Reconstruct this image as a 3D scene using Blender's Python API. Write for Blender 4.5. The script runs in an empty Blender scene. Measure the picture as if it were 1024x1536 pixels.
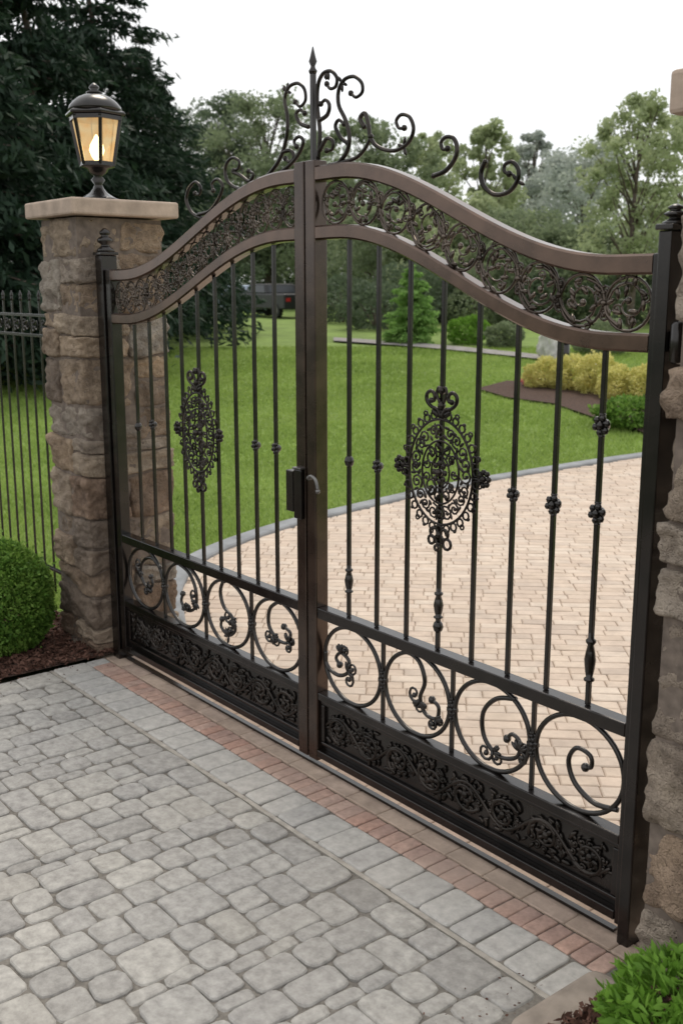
import bpy, math, random
import numpy as np
from mathutils import Vector, noise
random.seed(7); rng=np.random.default_rng(11)
PI=math.pi
S=bpy.context.scene; COL=S.collection
# ------------------------------------------------------------------ camera model
FPX=1585.0; TH=math.atan(335/1585.0); CT,ST=math.cos(TH),math.sin(TH)
CAM=(3.61,-2.70,2.10); FW=(-0.778,0.628); RT=(0.628,0.778)
def ray(px,py):
    X=px-512; yc=768-py; F=FPX*CT+yc*ST; U=yc*CT-FPX*ST
    return (X*RT[0]+F*FW[0], X*RT[1]+F*FW[1], U)
def onY(px,py,y0=0.0):
    d=ray(px,py); t=(y0-CAM[1])/d[1]; return (CAM[0]+t*d[0], CAM[2]+t*d[2])
def hgt(x,y):
    if y<=0: return 0.0
    r=math.hypot(x,y); s=min(max((r-8)/28.0,0),1)
    return 1.0*(s*0.8+0.2*s*s*(3-2*s))
def onT(px,py):
    d=ray(px,py); n=math.hypot(d[0],d[1]); t=3.0
    while t<200:
        x=CAM[0]+d[0]/n*t; y=CAM[1]+d[1]/n*t; z=CAM[2]+d[2]/n*t
        if z<=hgt(x,y): break
        t+=0.05
    return (x,y,hgt(x,y))
def atD(px,D):
    s=(px-512)/1620.0*D
    x=CAM[0]+D*FW[0]+s*RT[0]; y=CAM[1]+D*FW[1]+s*RT[1]
    return (x,y,hgt(x,y))
# ------------------------------------------------------------------ materials
def newmat(name):
    m=bpy.data.materials.new(name); m.use_nodes=True
    nt=m.node_tree; b=nt.nodes['Principled BSDF']; return m,nt,b
def N(nt,t,**kw):
    n=nt.nodes.new(t)
    for k,v in kw.items(): setattr(n,k,v)
    return n
def ramp(nt,cols):
    r=N(nt,'ShaderNodeValToRGB'); e=r.color_ramp.elements
    for i,(p,c) in enumerate(cols):
        if i<2: e[i].position=p; e[i].color=(*c,1)
        else:
            q=e.new(p); q.color=(*c,1)
    return r
def bump(nt,b,layers,dist=0.01,coord='Object'):
    tc=N(nt,'ShaderNodeTexCoord'); last=None
    for sc,st,det in layers:
        n=N(nt,'ShaderNodeTexNoise'); n.inputs['Scale'].default_value=sc; n.inputs['Detail'].default_value=det
        nt.links.new(tc.outputs[coord],n.inputs['Vector'])
        bp=N(nt,'ShaderNodeBump'); bp.inputs['Strength'].default_value=st; bp.inputs['Distance'].default_value=dist
        nt.links.new(n.outputs['Fac'],bp.inputs['Height'])
        if last: nt.links.new(last.outputs['Normal'],bp.inputs['Normal'])
        last=bp
    nt.links.new(last.outputs['Normal'],b.inputs['Normal'])
def metal(name,c1,c2,met,rough,bs=120,coat=0,cior=1.6):
    m,nt,b=newmat(name); tc=N(nt,'ShaderNodeTexCoord')
    n=N(nt,'ShaderNodeTexNoise'); n.inputs['Scale'].default_value=9; n.inputs['Detail'].default_value=6
    nt.links.new(tc.outputs['Object'],n.inputs['Vector'])
    r=ramp(nt,[(0.35,c1),(0.68,c2)]); nt.links.new(n.outputs['Fac'],r.inputs['Fac'])
    nt.links.new(r.outputs['Color'],b.inputs['Base Color'])
    b.inputs['Metallic'].default_value=met
    mr=N(nt,'ShaderNodeMapRange'); mr.inputs['To Min'].default_value=rough-.08; mr.inputs['To Max'].default_value=rough+.14
    nt.links.new(n.outputs['Fac'],mr.inputs['Value']); nt.links.new(mr.outputs['Result'],b.inputs['Roughness'])
    if coat:
        b.inputs['Coat Weight'].default_value=coat; b.inputs['Coat Roughness'].default_value=.2; b.inputs['Coat IOR'].default_value=cior
    bump(nt,b,[(bs,.12,2)],.002)
    return m
def island(name,cols,rough=.85,noise_sc=14,noise_mix=.35,layers=((60,.4,4),(300,.35,3)),dist=.004,dirt=(.08,.07,.06),damt=.45):
    m,nt,b=newmat(name); tc=N(nt,'ShaderNodeTexCoord'); g=N(nt,'ShaderNodeNewGeometry')
    r=ramp(nt,[(i/(len(cols)-1),c) for i,c in enumerate(cols)])
    nt.links.new(g.outputs['Random Per Island'],r.inputs['Fac'])
    n=N(nt,'ShaderNodeTexNoise'); n.inputs['Scale'].default_value=noise_sc; n.inputs['Detail'].default_value=8; n.inputs['Roughness'].default_value=.7
    nt.links.new(tc.outputs['Object'],n.inputs['Vector'])
    r2=ramp(nt,[(0.3,(.45,.43,.42)),(0.7,(1.35,1.33,1.3))]); nt.links.new(n.outputs['Fac'],r2.inputs['Fac'])
    mx=N(nt,'ShaderNodeMix',data_type='RGBA',blend_type='MULTIPLY'); mx.inputs['Factor'].default_value=noise_mix*2 if noise_mix<.5 else 1
    nt.links.new(r.outputs['Color'],mx.inputs['A']); nt.links.new(r2.outputs['Color'],mx.inputs['B'])
    n3=N(nt,'ShaderNodeTexNoise'); n3.inputs['Scale'].default_value=1.3; n3.inputs['Detail'].default_value=5
    nt.links.new(tc.outputs['Object'],n3.inputs['Vector'])
    r3=ramp(nt,[(0.5,(0,0,0)),(0.75,(1,1,1))]); nt.links.new(n3.outputs['Fac'],r3.inputs['Fac'])
    sc=N(nt,'ShaderNodeMath',operation='MULTIPLY'); sc.inputs[1].default_value=damt; nt.links.new(r3.outputs['Color'],sc.inputs[0])
    m2=N(nt,'ShaderNodeMix',data_type='RGBA'); nt.links.new(sc.outputs[0],m2.inputs['Factor'])
    nt.links.new(mx.outputs['Result'],m2.inputs['A']); m2.inputs['B'].default_value=(*dirt,1)
    nt.links.new(m2.outputs['Result'],b.inputs['Base Color']); b.inputs['Roughness'].default_value=rough
    b.inputs['Specular IOR Level'].default_value=.3
    bump(nt,b,layers,dist)
    return m
def foliage(name,cols,nsc=1.2,trans=.3,rough=.6):
    m,nt,b=newmat(name); tc=N(nt,'ShaderNodeTexCoord'); g=N(nt,'ShaderNodeNewGeometry')
    n=N(nt,'ShaderNodeTexNoise'); n.inputs['Scale'].default_value=nsc; n.inputs['Detail'].default_value=4
    nt.links.new(tc.outputs['Object'],n.inputs['Vector'])
    a=N(nt,'ShaderNodeMath',operation='MULTIPLY_ADD'); a.inputs[1].default_value=.45; nt.links.new(g.outputs['Random Per Island'],a.inputs[0])
    s=N(nt,'ShaderNodeMath',operation='SUBTRACT'); s.inputs[1].default_value=.22; nt.links.new(n.outputs['Fac'],s.inputs[0]); nt.links.new(s.outputs[0],a.inputs[2])
    r=ramp(nt,[(i/(len(cols)-1),c) for i,c in enumerate(cols)]); nt.links.new(a.outputs[0],r.inputs['Fac'])
    nt.links.new(r.outputs['Color'],b.inputs['Base Color']); b.inputs['Roughness'].default_value=rough; b.inputs['Specular IOR Level'].default_value=.25
    t=N(nt,'ShaderNodeBsdfTranslucent'); nt.links.new(r.outputs['Color'],t.inputs['Color'])
    mx=N(nt,'ShaderNodeMixShader'); mx.inputs[0].default_value=trans
    out=nt.nodes['Material Output']; nt.links.new(b.outputs[0],mx.inputs[1]); nt.links.new(t.outputs[0],mx.inputs[2]); nt.links.new(mx.outputs[0],out.inputs[0])
    return m
def plain(name,c,rough=.8,met=0,var=.3,sc=8,bs=40,bst=.3,dist=.004):
    m,nt,b=newmat(name); tc=N(nt,'ShaderNodeTexCoord')
    n=N(nt,'ShaderNodeTexNoise'); n.inputs['Scale'].default_value=sc; n.inputs['Detail'].default_value=8
    nt.links.new(tc.outputs['Object'],n.inputs['Vector'])
    r=ramp(nt,[(.3,tuple(v*(1-var) for v in c)),(.7,tuple(v*(1+var) for v in c))]); nt.links.new(n.outputs['Fac'],r.inputs['Fac'])
    nt.links.new(r.outputs['Color'],b.inputs['Base Color']); b.inputs['Roughness'].default_value=rough; b.inputs['Metallic'].default_value=met
    bump(nt,b,[(bs,bst,5)],dist)
    return m
M={}
M['iron']=metal('black_iron',(.012,.010,.009),(.030,.025,.022),.6,.22,coat=.4)
M['lace']=metal('highlight_toned_iron',(.05,.041,.034),(.15,.12,.098),.85,.20)  # iron with a lightened base colour, standing in for highlights on the frieze
M['relief']=metal('cast_black_iron',(.018,.016,.014),(.055,.046,.040),.75,.22)
M['bronze']=metal('bronze_paint',(.080,.047,.032),(.140,.084,.058),.85,.26,coat=.45,cior=1.7)
M['frame']=metal('black_bronze_paint',(.011,.009,.008),(.024,.018,.016),.6,.22,coat=.4)
M['frame2']=metal('brown_bronze_paint',(.046,.029,.022),(.082,.053,.039),.85,.25,coat=.4,cior=1.7)
M['steel']=metal('worn_steel',(.14,.135,.13),(.30,.29,.28),.9,.35)
M['paver']=island('grey_pavers',[(.31,.30,.285),(.40,.39,.37),(.345,.335,.32),(.44,.425,.395),(.365,.355,.34),(.41,.395,.365)],noise_sc=22,noise_mix=.33,dirt=(.23,.21,.185),damt=.4)
M['greyband']=island('light_grey_pavers',[(.41,.40,.385),(.48,.465,.44),(.44,.43,.41),(.50,.48,.45)],noise_sc=22,noise_mix=.25,dirt=(.36,.33,.295),damt=.3)
M['red']=island('red_bricks',[(.45,.28,.225),(.51,.345,.28),(.42,.285,.24),(.53,.375,.31)],noise_sc=25,noise_mix=.3,dirt=(.44,.34,.285),damt=.7)
M['tan']=island('tan_bricks',[(.56,.45,.36),(.64,.53,.43),(.60,.485,.395),(.66,.56,.465),(.53,.435,.36)],noise_sc=7,noise_mix=.17,dirt=(.48,.38,.305))
M['tanrow']=island('pinkish_tan_bricks',[(.43,.33,.265),(.48,.375,.30),(.45,.345,.285)],noise_sc=9,noise_mix=.3,dirt=(.36,.285,.23))
M['joint']=plain('sand_joint',(.17,.155,.135),.95,sc=60)
M['joint_tan']=plain('tan_joint',(.34,.265,.205),.95,sc=60)
M['mstrip']=plain('grey_mortar',(.36,.33,.29),.9,var=.3,sc=16,bs=120,bst=.6)
M['kerb']=plain('grey_kerb_concrete',(.26,.27,.28),.9,var=.2,sc=5,bs=90)
M['edge']=plain('brown_edging_stone',(.29,.245,.205),.9,var=.3,sc=9,bs=60,bst=.7)
M['stone']=island('rubble_stone',[(.24,.165,.12),(.41,.325,.24),(.32,.285,.25),(.50,.375,.26),(.215,.17,.135),(.43,.385,.33)],noise_sc=8,noise_mix=.49,layers=((14,1,8),(45,1,8),(160,.8,4)),dist=.02,dirt=(.20,.15,.115),damt=.3)
M['stone2']=island('buff_rubble_stone',[(.34,.265,.20),(.44,.39,.335),(.40,.295,.215),(.45,.385,.32),(.31,.25,.20)],noise_sc=8,noise_mix=.49,layers=((14,1,8),(45,1,8),(160,.8,4)),dist=.02,dirt=(.24,.18,.135),damt=.3)
M['mortar']=plain('mortar',(.17,.135,.11),.95,sc=30)
M['cap']=plain('sandstone_cap',(.43,.335,.265),.8,var=.25,sc=9,bs=60,bst=.5)
M['mulch']=plain('bark_mulch',(.075,.042,.030),.95,var=.5,sc=30,bs=60,bst=1,dist=.02)
M['chips']=foliage('bark_chips',[(.04,.02,.015),(.11,.055,.04),(.21,.115,.085)],5,.0,.9)
M['soil']=plain('soil_ground',(.05,.07,.025),.95)
M['lawn']=plain('lawn_green',(.19,.28,.06),.9,var=.25,sc=1.1,bs=35,bst=1,dist=.03)
M['blade']=foliage('grass_blades',[(.12,.19,.04),(.24,.345,.075),(.34,.46,.12),(.44,.53,.18)],.45,.5)
M['box']=foliage('boxwood_leaf',[(.035,.09,.012),(.095,.20,.03),(.19,.32,.06),(.28,.40,.10)],8,.4)
M['bright']=foliage('bright_leaf',[(.07,.15,.02),(.16,.32,.04),(.28,.48,.08)],6,.4)
M['con']=foliage('dark_needles',[(.009,.021,.013),(.022,.045,.026),(.045,.078,.043)],.6,.25)
M['t1']=foliage('mid_green_leaves',[(.15,.19,.11),(.235,.29,.165),(.34,.39,.23)],.5,.5)  # lightened and greyed so the colour carries distance haze, next two likewise
M['t2']=foliage('pale_green_leaves',[(.28,.33,.18),(.40,.46,.26),(.52,.57,.34)],.6,.5)
M['t3']=foliage('deep_green_leaves',[(.075,.11,.068),(.125,.17,.10),(.20,.25,.15)],.5,.4)
M['t4']=foliage('haze_tinted_leaves',[(.35,.39,.36),(.44,.48,.43),(.52,.55,.48)],.3,.5)  # distance haze is put into this pale grey-green leaf colour
M['yel']=foliage('yellow_green_leaf',[(.40,.42,.11),(.70,.66,.24),(.86,.78,.38)],3,.45)
M['cone']=foliage('spruce_needles',[(.14,.28,.07),(.26,.44,.12),(.38,.58,.19)],4,.5)
M['pink']=foliage('pink_petals',[(.55,.10,.14),(.70,.22,.26),(.8,.4,.4)],5,.4)
M['bark']=plain('bark',(.11,.085,.07),.95,var=.4,sc=14,bs=25,bst=1,dist=.03)
M['silver']=plain('silver_car_paint',(.40,.48,.58),.3,.2,var=.03)
M['blackpaint']=plain('black_car_paint',(.010,.011,.013),.45,0,var=.05)
M['glass']=plain('dark_glass',(.02,.025,.03),.15,0,var=.05)
M['rubber']=plain('tyre_rubber',(.015,.015,.015),.8)
M['tail']=plain('tail_light_red',(.35,.02,.02),.3)
M['boulder']=plain('pale_boulder',(.60,.58,.56),.8,sc=5)
M['path']=plain('path_gravel',(.28,.26,.25),.9,sc=4)
# see-through lantern glass with flame glow put in as mottled emission; a glowing bulb stands inside it
m,nt,b=newmat('warm_lantern_glass'); tc=N(nt,'ShaderNodeTexCoord'); n=N(nt,'ShaderNodeTexNoise'); n.inputs['Scale'].default_value=9; n.inputs['Detail'].default_value=2; n.inputs['Distortion'].default_value=.8
nt.links.new(tc.outputs['Object'],n.inputs['Vector']); r=ramp(nt,[(.35,(1,.55,.20)),(.65,(1,.80,.45))]); nt.links.new(n.outputs['Fac'],r.inputs['Fac'])
nt.links.new(r.outputs['Color'],b.inputs['Emission Color']); b.inputs['Emission Strength'].default_value=.70
b.inputs['Base Color'].default_value=(.2,.14,.09,1); b.inputs['Roughness'].default_value=.04
tr_=N(nt,'ShaderNodeBsdfTransparent'); tr_.inputs[0].default_value=(1,.88,.66,1); mx=N(nt,'ShaderNodeMixShader'); mx.inputs[0].default_value=.42
nt.links.new(b.outputs[0],mx.inputs[1]); nt.links.new(tr_.outputs[0],mx.inputs[2]); nt.links.new(mx.outputs[0],nt.nodes['Material Output'].inputs[0])
M['amber']=m
m,nt,b=newmat('glowing_bulb'); b.inputs['Emission Color'].default_value=(1,.80,.45,1); b.inputs['Emission Strength'].default_value=9; b.inputs['Base Color'].default_value=(1,.9,.7,1)
M['bulb']=m
# ------------------------------------------------------------------ builders
def worldloc(o):
    v=Vector((0,0,0))
    while o: v+=o.location; o=o.parent
    return v
class MB:
    def __init__(s): s.v=[]; s.f=[]
    def add(s,vs,fs):
        k=len(s.v); s.v+=[tuple(p) for p in vs]; s.f+=[tuple(k+i for i in f) for f in fs]; return s
    def box(s,x0,x1,y0,y1,z0,z1):
        return s.add([(x0,y0,z0),(x1,y0,z0),(x1,y1,z0),(x0,y1,z0),(x0,y0,z1),(x1,y0,z1),(x1,y1,z1),(x0,y1,z1)],
              [(0,3,2,1),(4,5,6,7),(0,1,5,4),(1,2,6,5),(2,3,7,6),(3,0,4,7)])
    def tube(s,pts,r,n=6,closed=False,up=(0,1,0),taper=0,ph=0):
        pts=[Vector(p) for p in pts]; U=Vector(up); k=len(s.v); L=len(pts)
        for i,p in enumerate(pts):
            if closed: t=pts[(i+1)%L]-pts[i-1]
            else: t=pts[min(i+1,L-1)]-pts[max(i-1,0)]
            if t.length<1e-9: t=Vector((0,0,1))
            t.normalize(); a=t.cross(U)
            if a.length<1e-4: a=t.cross(Vector((1,.1,0)))
            a.normalize(); b=a.cross(t).normalized()
            rr=r[i] if isinstance(r,(list,tuple)) else r
            if taper: 
                q=i/(L-1); rr=rr*(1-taper*q)
            for j in range(n):
                an=2*PI*j/n+ph; s.v.append(tuple(p+a*(rr*math.cos(an))+b*(rr*math.sin(an))))
        R=L if closed else L-1
        for i in range(R):
            for j in range(n):
                a0=k+i*n+j; a1=k+i*n+(j+1)%n; b0=k+((i+1)%L)*n+j; b1=k+((i+1)%L)*n+(j+1)%n
                s.f.append((a0,a1,b1,b0))
        if not closed:
            s.f.append(tuple(k+j for j in range(n))[::-1]); s.f.append(tuple(k+(L-1)*n+j for j in range(n)))
        return s
    def lathe(s,cx,cy,prof,n=12,ph=0):
        k=len(s.v)
        for z,r in prof:
            for j in range(n):
                a=2*PI*j/n+ph; s.v.append((cx+r*math.cos(a),cy+r*math.sin(a),z))
        for i in range(len(prof)-1):
            for j in range(n):
                s.f.append((k+i*n+j,k+i*n+(j+1)%n,k+(i+1)*n+(j+1)%n,k+(i+1)*n+j))
        s.f.append(tuple(k+j for j in range(n))[::-1]); s.f.append(tuple(k+(len(prof)-1)*n+j for j in range(n)))
        return s
    def blob(s,c,r,sc=(1,1,1),n=7,m=5,rot=0):
        k=len(s.v); cr,sr=math.cos(rot),math.sin(rot)
        def put(x,y,z): s.v.append((c[0]+x*cr-z*sr,c[1]+y,c[2]+x*sr+z*cr))
        for i in range(1,m):
            t=PI*i/m
            for j in range(n):
                a=2*PI*j/n; put(r*sc[0]*math.sin(t)*math.cos(a),r*sc[1]*math.sin(t)*math.sin(a),r*sc[2]*math.cos(t))
        put(0,0,r*sc[2]); put(0,0,-r*sc[2])
        T=k+(m-1)*n; B=T+1
        for j in range(n):
            s.f.append((T,k+j,k+(j+1)%n)); s.f.append((B,k+(m-2)*n+(j+1)%n,k+(m-2)*n+j))
            for i in range(m-2):
                s.f.append((k+i*n+j,k+(i+1)*n+j,k+(i+1)*n+(j+1)%n,k+i*n+(j+1)%n))
        return s
    def build(s,name,mat,parent=None,smooth=False,bevel=0,loc=None):
        me=bpy.data.meshes.new(name); o=bpy.data.objects.new(name,me); COL.objects.link(o)
        if loc is not None: o.location=loc
        off=worldloc(parent) if parent else Vector(loc or (0,0,0))
        if parent: o.parent=parent
        me.from_pydata([(v[0]-off[0],v[1]-off[1],v[2]-off[2]) for v in s.v],[],s.f); me.update()
        me.materials.append(M[mat] if isinstance(mat,str) else mat)
        if smooth:
            me.polygons.foreach_set('use_smooth',[True]*len(me.polygons))
        if bevel:
            bm=o.modifiers.new('bevel','BEVEL'); bm.width=bevel; bm.segments=2; bm.limit_method='ANGLE'
        return o
def tag(o,label=None,cat=None,group=None,kind=None):
    if label: o['label']=label
    if cat: o['category']=cat
    if group: o['group']=group
    if kind: o['kind']=kind
    return o
def thing(name,loc,label,cat,group=None):
    o=bpy.data.objects.new(name,None); COL.objects.link(o); o.location=loc; o.empty_display_size=.1
    bpy.context.view_layer.update(); return tag(o,label,cat,group)
def npmesh(name,V,k,mat,parent=None,loc=None):
    off=np.array(worldloc(parent) if parent else Vector(loc or (0,0,0)))
    V=(V-off).astype(np.float32); n=len(V)//k
    me=bpy.data.meshes.new(name); me.vertices.add(len(V)); me.vertices.foreach_set('co',V.ravel())
    me.loops.add(len(V)); me.loops.foreach_set('vertex_index',np.arange(len(V),dtype=np.int32))
    me.polygons.add(n); me.polygons.foreach_set('loop_start',np.arange(0,len(V),k,dtype=np.int32))
    me.update(calc_edges=True); me.validate()
    me.materials.append(M[mat]); o=bpy.data.objects.new(name,me); COL.objects.link(o)
    if loc is not None: o.location=loc
    if parent: o.parent=parent
    return o
def leaves(C,l,w,outdir=None,flat=0):
    n=len(C); d=rng.normal(size=(n,3))
    if outdir is not None: d=d*.6+outdir
    if flat: d[:,2]*=flat
    d/=np.linalg.norm(d,axis=1)[:,None]+1e-9
    q=rng.normal(size=(n,3)); u=np.cross(d,q); u/=np.linalg.norm(u,axis=1)[:,None]+1e-9
    L=(l*(.6+.8*rng.random(n)))[:,None]; W=(w*(.6+.8*rng.random(n)))[:,None]
    V=np.stack([C-d*L,C+u*W,C+d*L,C-u*W],axis=1); return V.reshape(-1,3)
def catmull(P,sub=5):
    out=[]; n=len(P)
    for i in range(n-1):
        p0=P[max(i-1,0)];p1=P[i];p2=P[i+1];p3=P[min(i+2,n-1)]
        for k in range(sub):
            t=k/sub; out.append(tuple(.5*((2*p1[j])+(-p0[j]+p2[j])*t+(2*p0[j]-5*p1[j]+4*p2[j]-p3[j])*t*t+(-p0[j]+3*p1[j]-3*p2[j]+p3[j])*t**3) for j in range(len(p1))))
    out.append(tuple(P[-1])); return out
# ------------------------------------------------------------------ ground sheets
def kx(y):
    K=[(.40,-1.86),(.6,-2.25),(.95,-2.85),(1.5,-3.42),(2.4,-3.85),(3.55,-4.13),(5.97,-4.45),(8.45,-4.25),(11.5,-3.5),(15,-2.0),(19,0.5),(24,4)]
    if y<=K[0][0]: return K[0][1]
    for a,b2 in zip(K,K[1:]):
        if y<=b2[0]:
            t=(y-a[0])/(b2[0]-a[0]); return a[1]+(b2[1]-a[1])*t
    return K[-1][1]
def kxr(y): return kx(y)+7.6 if y>1.5 else 2.45+ (max(y,.5)-.5)*1.7
def terrain(name,mat,dz,rs,kind='structure'):
    mb=MB(); na=96; vs=[(0,0,dz)]
    for r in rs:
        for j in range(na):
            a=2*PI*j/na; x=r*math.cos(a);y=r*math.sin(a); vs.append((x,y,hgt(x,y)*(1)+dz))
    fs=[(0,1+j,1+(j+1)%na) for j in range(na)]
    for i in range(len(rs)-1):
        for j in range(na):
            a=1+i*na+j;b2=1+i*na+(j+1)%na; fs.append((a,a+na,b2+na,b2))
    mb.add(vs,fs); return tag(mb.build(name,mat,smooth=True),kind=kind)
terrain('ground','soil',-.06,[2,4,6,8,10,13,16,20,24,28,32,36,40,60,100,200,500,1200])
mb=MB(); xs=[-70,-50,-40,-32,-26,-22,-19,-16,-14,-12,-10,-9,-8,-7,-6,-5,-4,-3,-2,-1,0,1,2,3,4,5,6,8,10,14,20,30,45,70]; ys=[-.04,.5,1,2,3,4,5,6,7,8,9,10,11,12,13,14,16,18,20,23,26,29,32,36,42,50,60,75]
vs=[(x,y,hgt(x,y)-.02) for y in ys for x in xs]; nx=len(xs)
mb.add(vs,[(j*nx+i,j*nx+i+1,(j+1)*nx+i+1,(j+1)*nx+i) for j in range(len(ys)-1) for i in range(nx-1)])
tag(mb.build('lawn','lawn',smooth=True),kind='structure')
mb=MB(); Y=[-.10,.13,.4,.6,.95,1.5,2,2.4,3,3.55,4.5,5.97,7,8.45,10,11.5,13,15,17,19]
vs=[]
for y in Y:
    a=kx(y) if y>=.4 else -1.86; c=kxr(y)
    if y<.2: c=1.9
    for i in range(9):
        x=a+(c-a)*i/8; vs.append((x,y,hgt(x,y)-.008))
mb.add(vs,[(j*9+i,j*9+i+1,(j+1)*9+i+1,(j+1)*9+i) for j in range(len(Y)-1) for i in range(8)])
tag(mb.build('driveway_bed','joint_tan'),kind='structure')
def brick(mb,cx,cy,hx,hy,ang,z,bv=.006,h=.02,tilt=.0):
    ca,sa=math.cos(ang),math.sin(ang); vs=[]
    tx=random.uniform(-tilt,tilt); ty=random.uniform(-tilt,tilt)
    for ox,oy,zz in ((hx,hy,-h),(hx,hy,-bv*.7),(hx-bv,hy-bv,0)):
        for sx,sy in ((-1,-1),(1,-1),(1,1),(-1,1)):
            lx=sx*ox; ly=sy*oy
            vs.append((cx+lx*ca-ly*sa,cy+lx*sa+ly*ca,z+zz+lx*tx+ly*ty))
    fs=[]
    for r0 in (0,4):
        for j in range(4): fs.append((r0+j,r0+(j+1)%4,r0+4+(j+1)%4,r0+4+j))
    fs.append((8,9,10,11)); mb.add(vs,fs)
mb=MB(); W=.098; ang=math.radians(47); ca,sa=math.cos(ang),math.sin(ang)
for j in range(-60,150):
    lx=-16+(.5*.2 if j%2 else 0)+random.uniform(-.02,.02)
    while lx<18:
        l=random.choice((.17,.2,.2,.215)); cx=lx+l/2; cy=(j+.5)*W; lx+=l
        x=cx*ca-cy*sa; y=cx*sa+cy*ca
        if y<.185 or y>11 or x<kx(y) or x>kxr(y) or x>4.1: continue
        brick(mb,x,y,l/2-.003,W/2-.003,ang+random.uniform(-.012,.012),hgt(x,y)+random.uniform(-.002,.002),bv=.006,tilt=.012)
tag(mb.build('driveway','tan'),kind='structure')
def roundrect(mb,cx,cy,hx,hy,z,cr=.018,bv=.008,h=.03,tilt=.012,jit=.003):
    tx=random.uniform(-tilt,tilt); ty=random.uniform(-tilt,tilt); base=[]
    cr=min(cr*random.uniform(.6,1.6),hx*.6,hy*.6)
    for sx,sy,a0 in ((1,1,0),(-1,1,90),(-1,-1,180),(1,-1,270)):
        jx=random.uniform(-jit,jit); jy=random.uniform(-jit,jit)
        for k in range(3):
            a=math.radians(a0+45*k); base.append((sx*(hx-cr)+cr*math.cos(a)+jx, sy*(hy-cr)+cr*math.sin(a)+jy))
    vs=[]; n=len(base)
    for s,zz in ((1,-h),(1,-bv*.9),(1-bv*.45/min(hx,hy),-bv*.25),(1-bv*1.2/min(hx,hy),0)):
        for bx,by in base: vs.append((cx+bx*s,cy+by*s,z+zz+bx*tx+by*ty))
    fs=[(r*n+j,r*n+(j+1)%n,(r+1)*n+(j+1)%n,(r+1)*n+j) for r in range(3) for j in range(n)]
    fs.append(tuple(3*n+j for j in range(n))); mb.add(vs,fs)
XL,XR=-1.80,1.80
mb=MB()
for r_,(yc,hy) in enumerate(((-.052,.046),(.048,.052),(.14,.038))):
    x=XL-.03*r_
    while x<XR+.05:
        l=random.choice((.19,.2,.21)); roundrect(mb,x+l/2,yc,l/2-.002,hy-.002,random.uniform(-.003,-.001),cr=.006,bv=.004,h=.02,jit=.001,tilt=.006); x+=l
tag(mb.build('gate_threshold','tanrow'),kind='structure')
mb=MB(); mb.box(XL,XR+.12,-8,-.105,-.07,-.0095); tag(mb.build('paver_bed','joint'),kind='structure')
mb=MB(); x=XL+.09
while x<XR+.02:
    w=.067+random.uniform(-.003,.003); roundrect(mb,x+w/2,-.162,w/2-.002,.058,random.uniform(-.004,.001),cr=.006,bv=.005,jit=.002); x+=w
tag(mb.build('red_brick_course','red'),kind='structure')
mb=MB(); roundrect(mb,XL+.045,-.162,.043,.058,0,cr=.01,bv=.006); x=XL
while x<XR-.05:
    w=random.choice([.12,.135,.15]); roundrect(mb,x+w/2,-.322,w/2-.003,.098,random.uniform(-.003,.003),cr=.014,bv=.007); x+=w
tag(mb.build('grey_border_course','greyband'),kind='structure')
mb=MB().box(XL,XR,-.444,-.423,-.04,-.005)
tag(mb.build('mortar_strip','mstrip'),kind='structure')
mb=MB(); u=.066; nx=int((XR-XL-.02)/u); ny=80; occ=np.zeros((nx,ny),bool)
shapes=[(3,2),(2,2),(2,2),(3,2),(2,3),(3,3),(2,2)]
for j in range(ny):
    for i in range(nx):
        if occ[i,j]: continue
        random.shuffle(shapes)
        for (a,c) in shapes+[(2,1),(1,2),(1,1)]:
            if i+a<=nx and j+c<=ny and not occ[i:i+a,j:j+c].any():
                occ[i:i+a,j:j+c]=True
                roundrect(mb,XL+.01+(i+a/2)*u,-.449-(j+c/2)*u,a*u/2-.0022,c*u/2-.0022,random.uniform(-.004,.004),cr=.024,bv=.0085,jit=.005,tilt=.022); break
tag(mb.build('paver_driveway','paver'),kind='structure')
mb=MB(); y=-.2
while y>-5:
    l=random.uniform(.28,.42); roundrect(mb,1.865,y-l/2,.06,l/2-.004,.006,cr=.02,bv=.012,h=.06,jit=.01); y-=l
tag(mb.build('edging','edge'),kind='structure')
def sweep_kerb(pts,w,name,h0=.05,h1=.03):
    mb=MB(); vs=[];n=len(pts)
    for i,(x,y) in enumerate(pts):
        a=Vector(pts[min(i+1,n-1)])-Vector(pts[max(i-1,0)]); a.normalize(); nn=Vector((-a.y,a.x)); z=hgt(x,y)
        for o,zz in ((-w/2,-h0),(-w/2,h1-.012),(-w/2+.012,h1),(w/2-.012,h1),(w/2,h1-.012),(w/2,-h0)):
            vs.append((x+nn.x*o,y+nn.y*o,z+zz))
    fs=[(i*6+j,i*6+j+1,(i+1)*6+j+1,(i+1)*6+j) for i in range(n-1) for j in range(5)]
    mb.add(vs,fs); return tag(mb.build(name,'kerb'),kind='structure')
KP=catmull([(kx(y),y) for y in (.40,.6,.95,1.5,2.4,3.55,5.97,8.45,11.5,15,19)],8)
sweep_kerb(KP,.17,'kerb')
sweep_kerb(catmull([(2.45,.5),(3.1,.9),(4.1,1.5),(3.9,2.4),(3.5,4),(3.2,6),(3.3,8.5),(4.1,11.5),(5.6,15)],6),.17,'kerb')
def bed(name,poly,dz=.012,mat='mulch'):
    mb=MB(); mb.add([(x,y,hgt(x,y)+dz) for x,y in poly],[tuple(range(len(poly)))]); return tag(mb.build(name,mat),kind='structure')
bed('mulch_bed',[(-7,-4),(-1.81,-4),(-1.81,.02),(-2.4,.1),(-3.2,.0),(-7,.0)])
bed('mulch_bed',[(1.92,-6),(7,-6),(7,.5),(1.92,.5)])
fb=[onT(*p)[:2] for p in [(715,585),(760,573),(850,577),(975,612),(1060,640),(1060,668),(975,655),(900,632),(830,608),(760,598)]]
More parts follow.
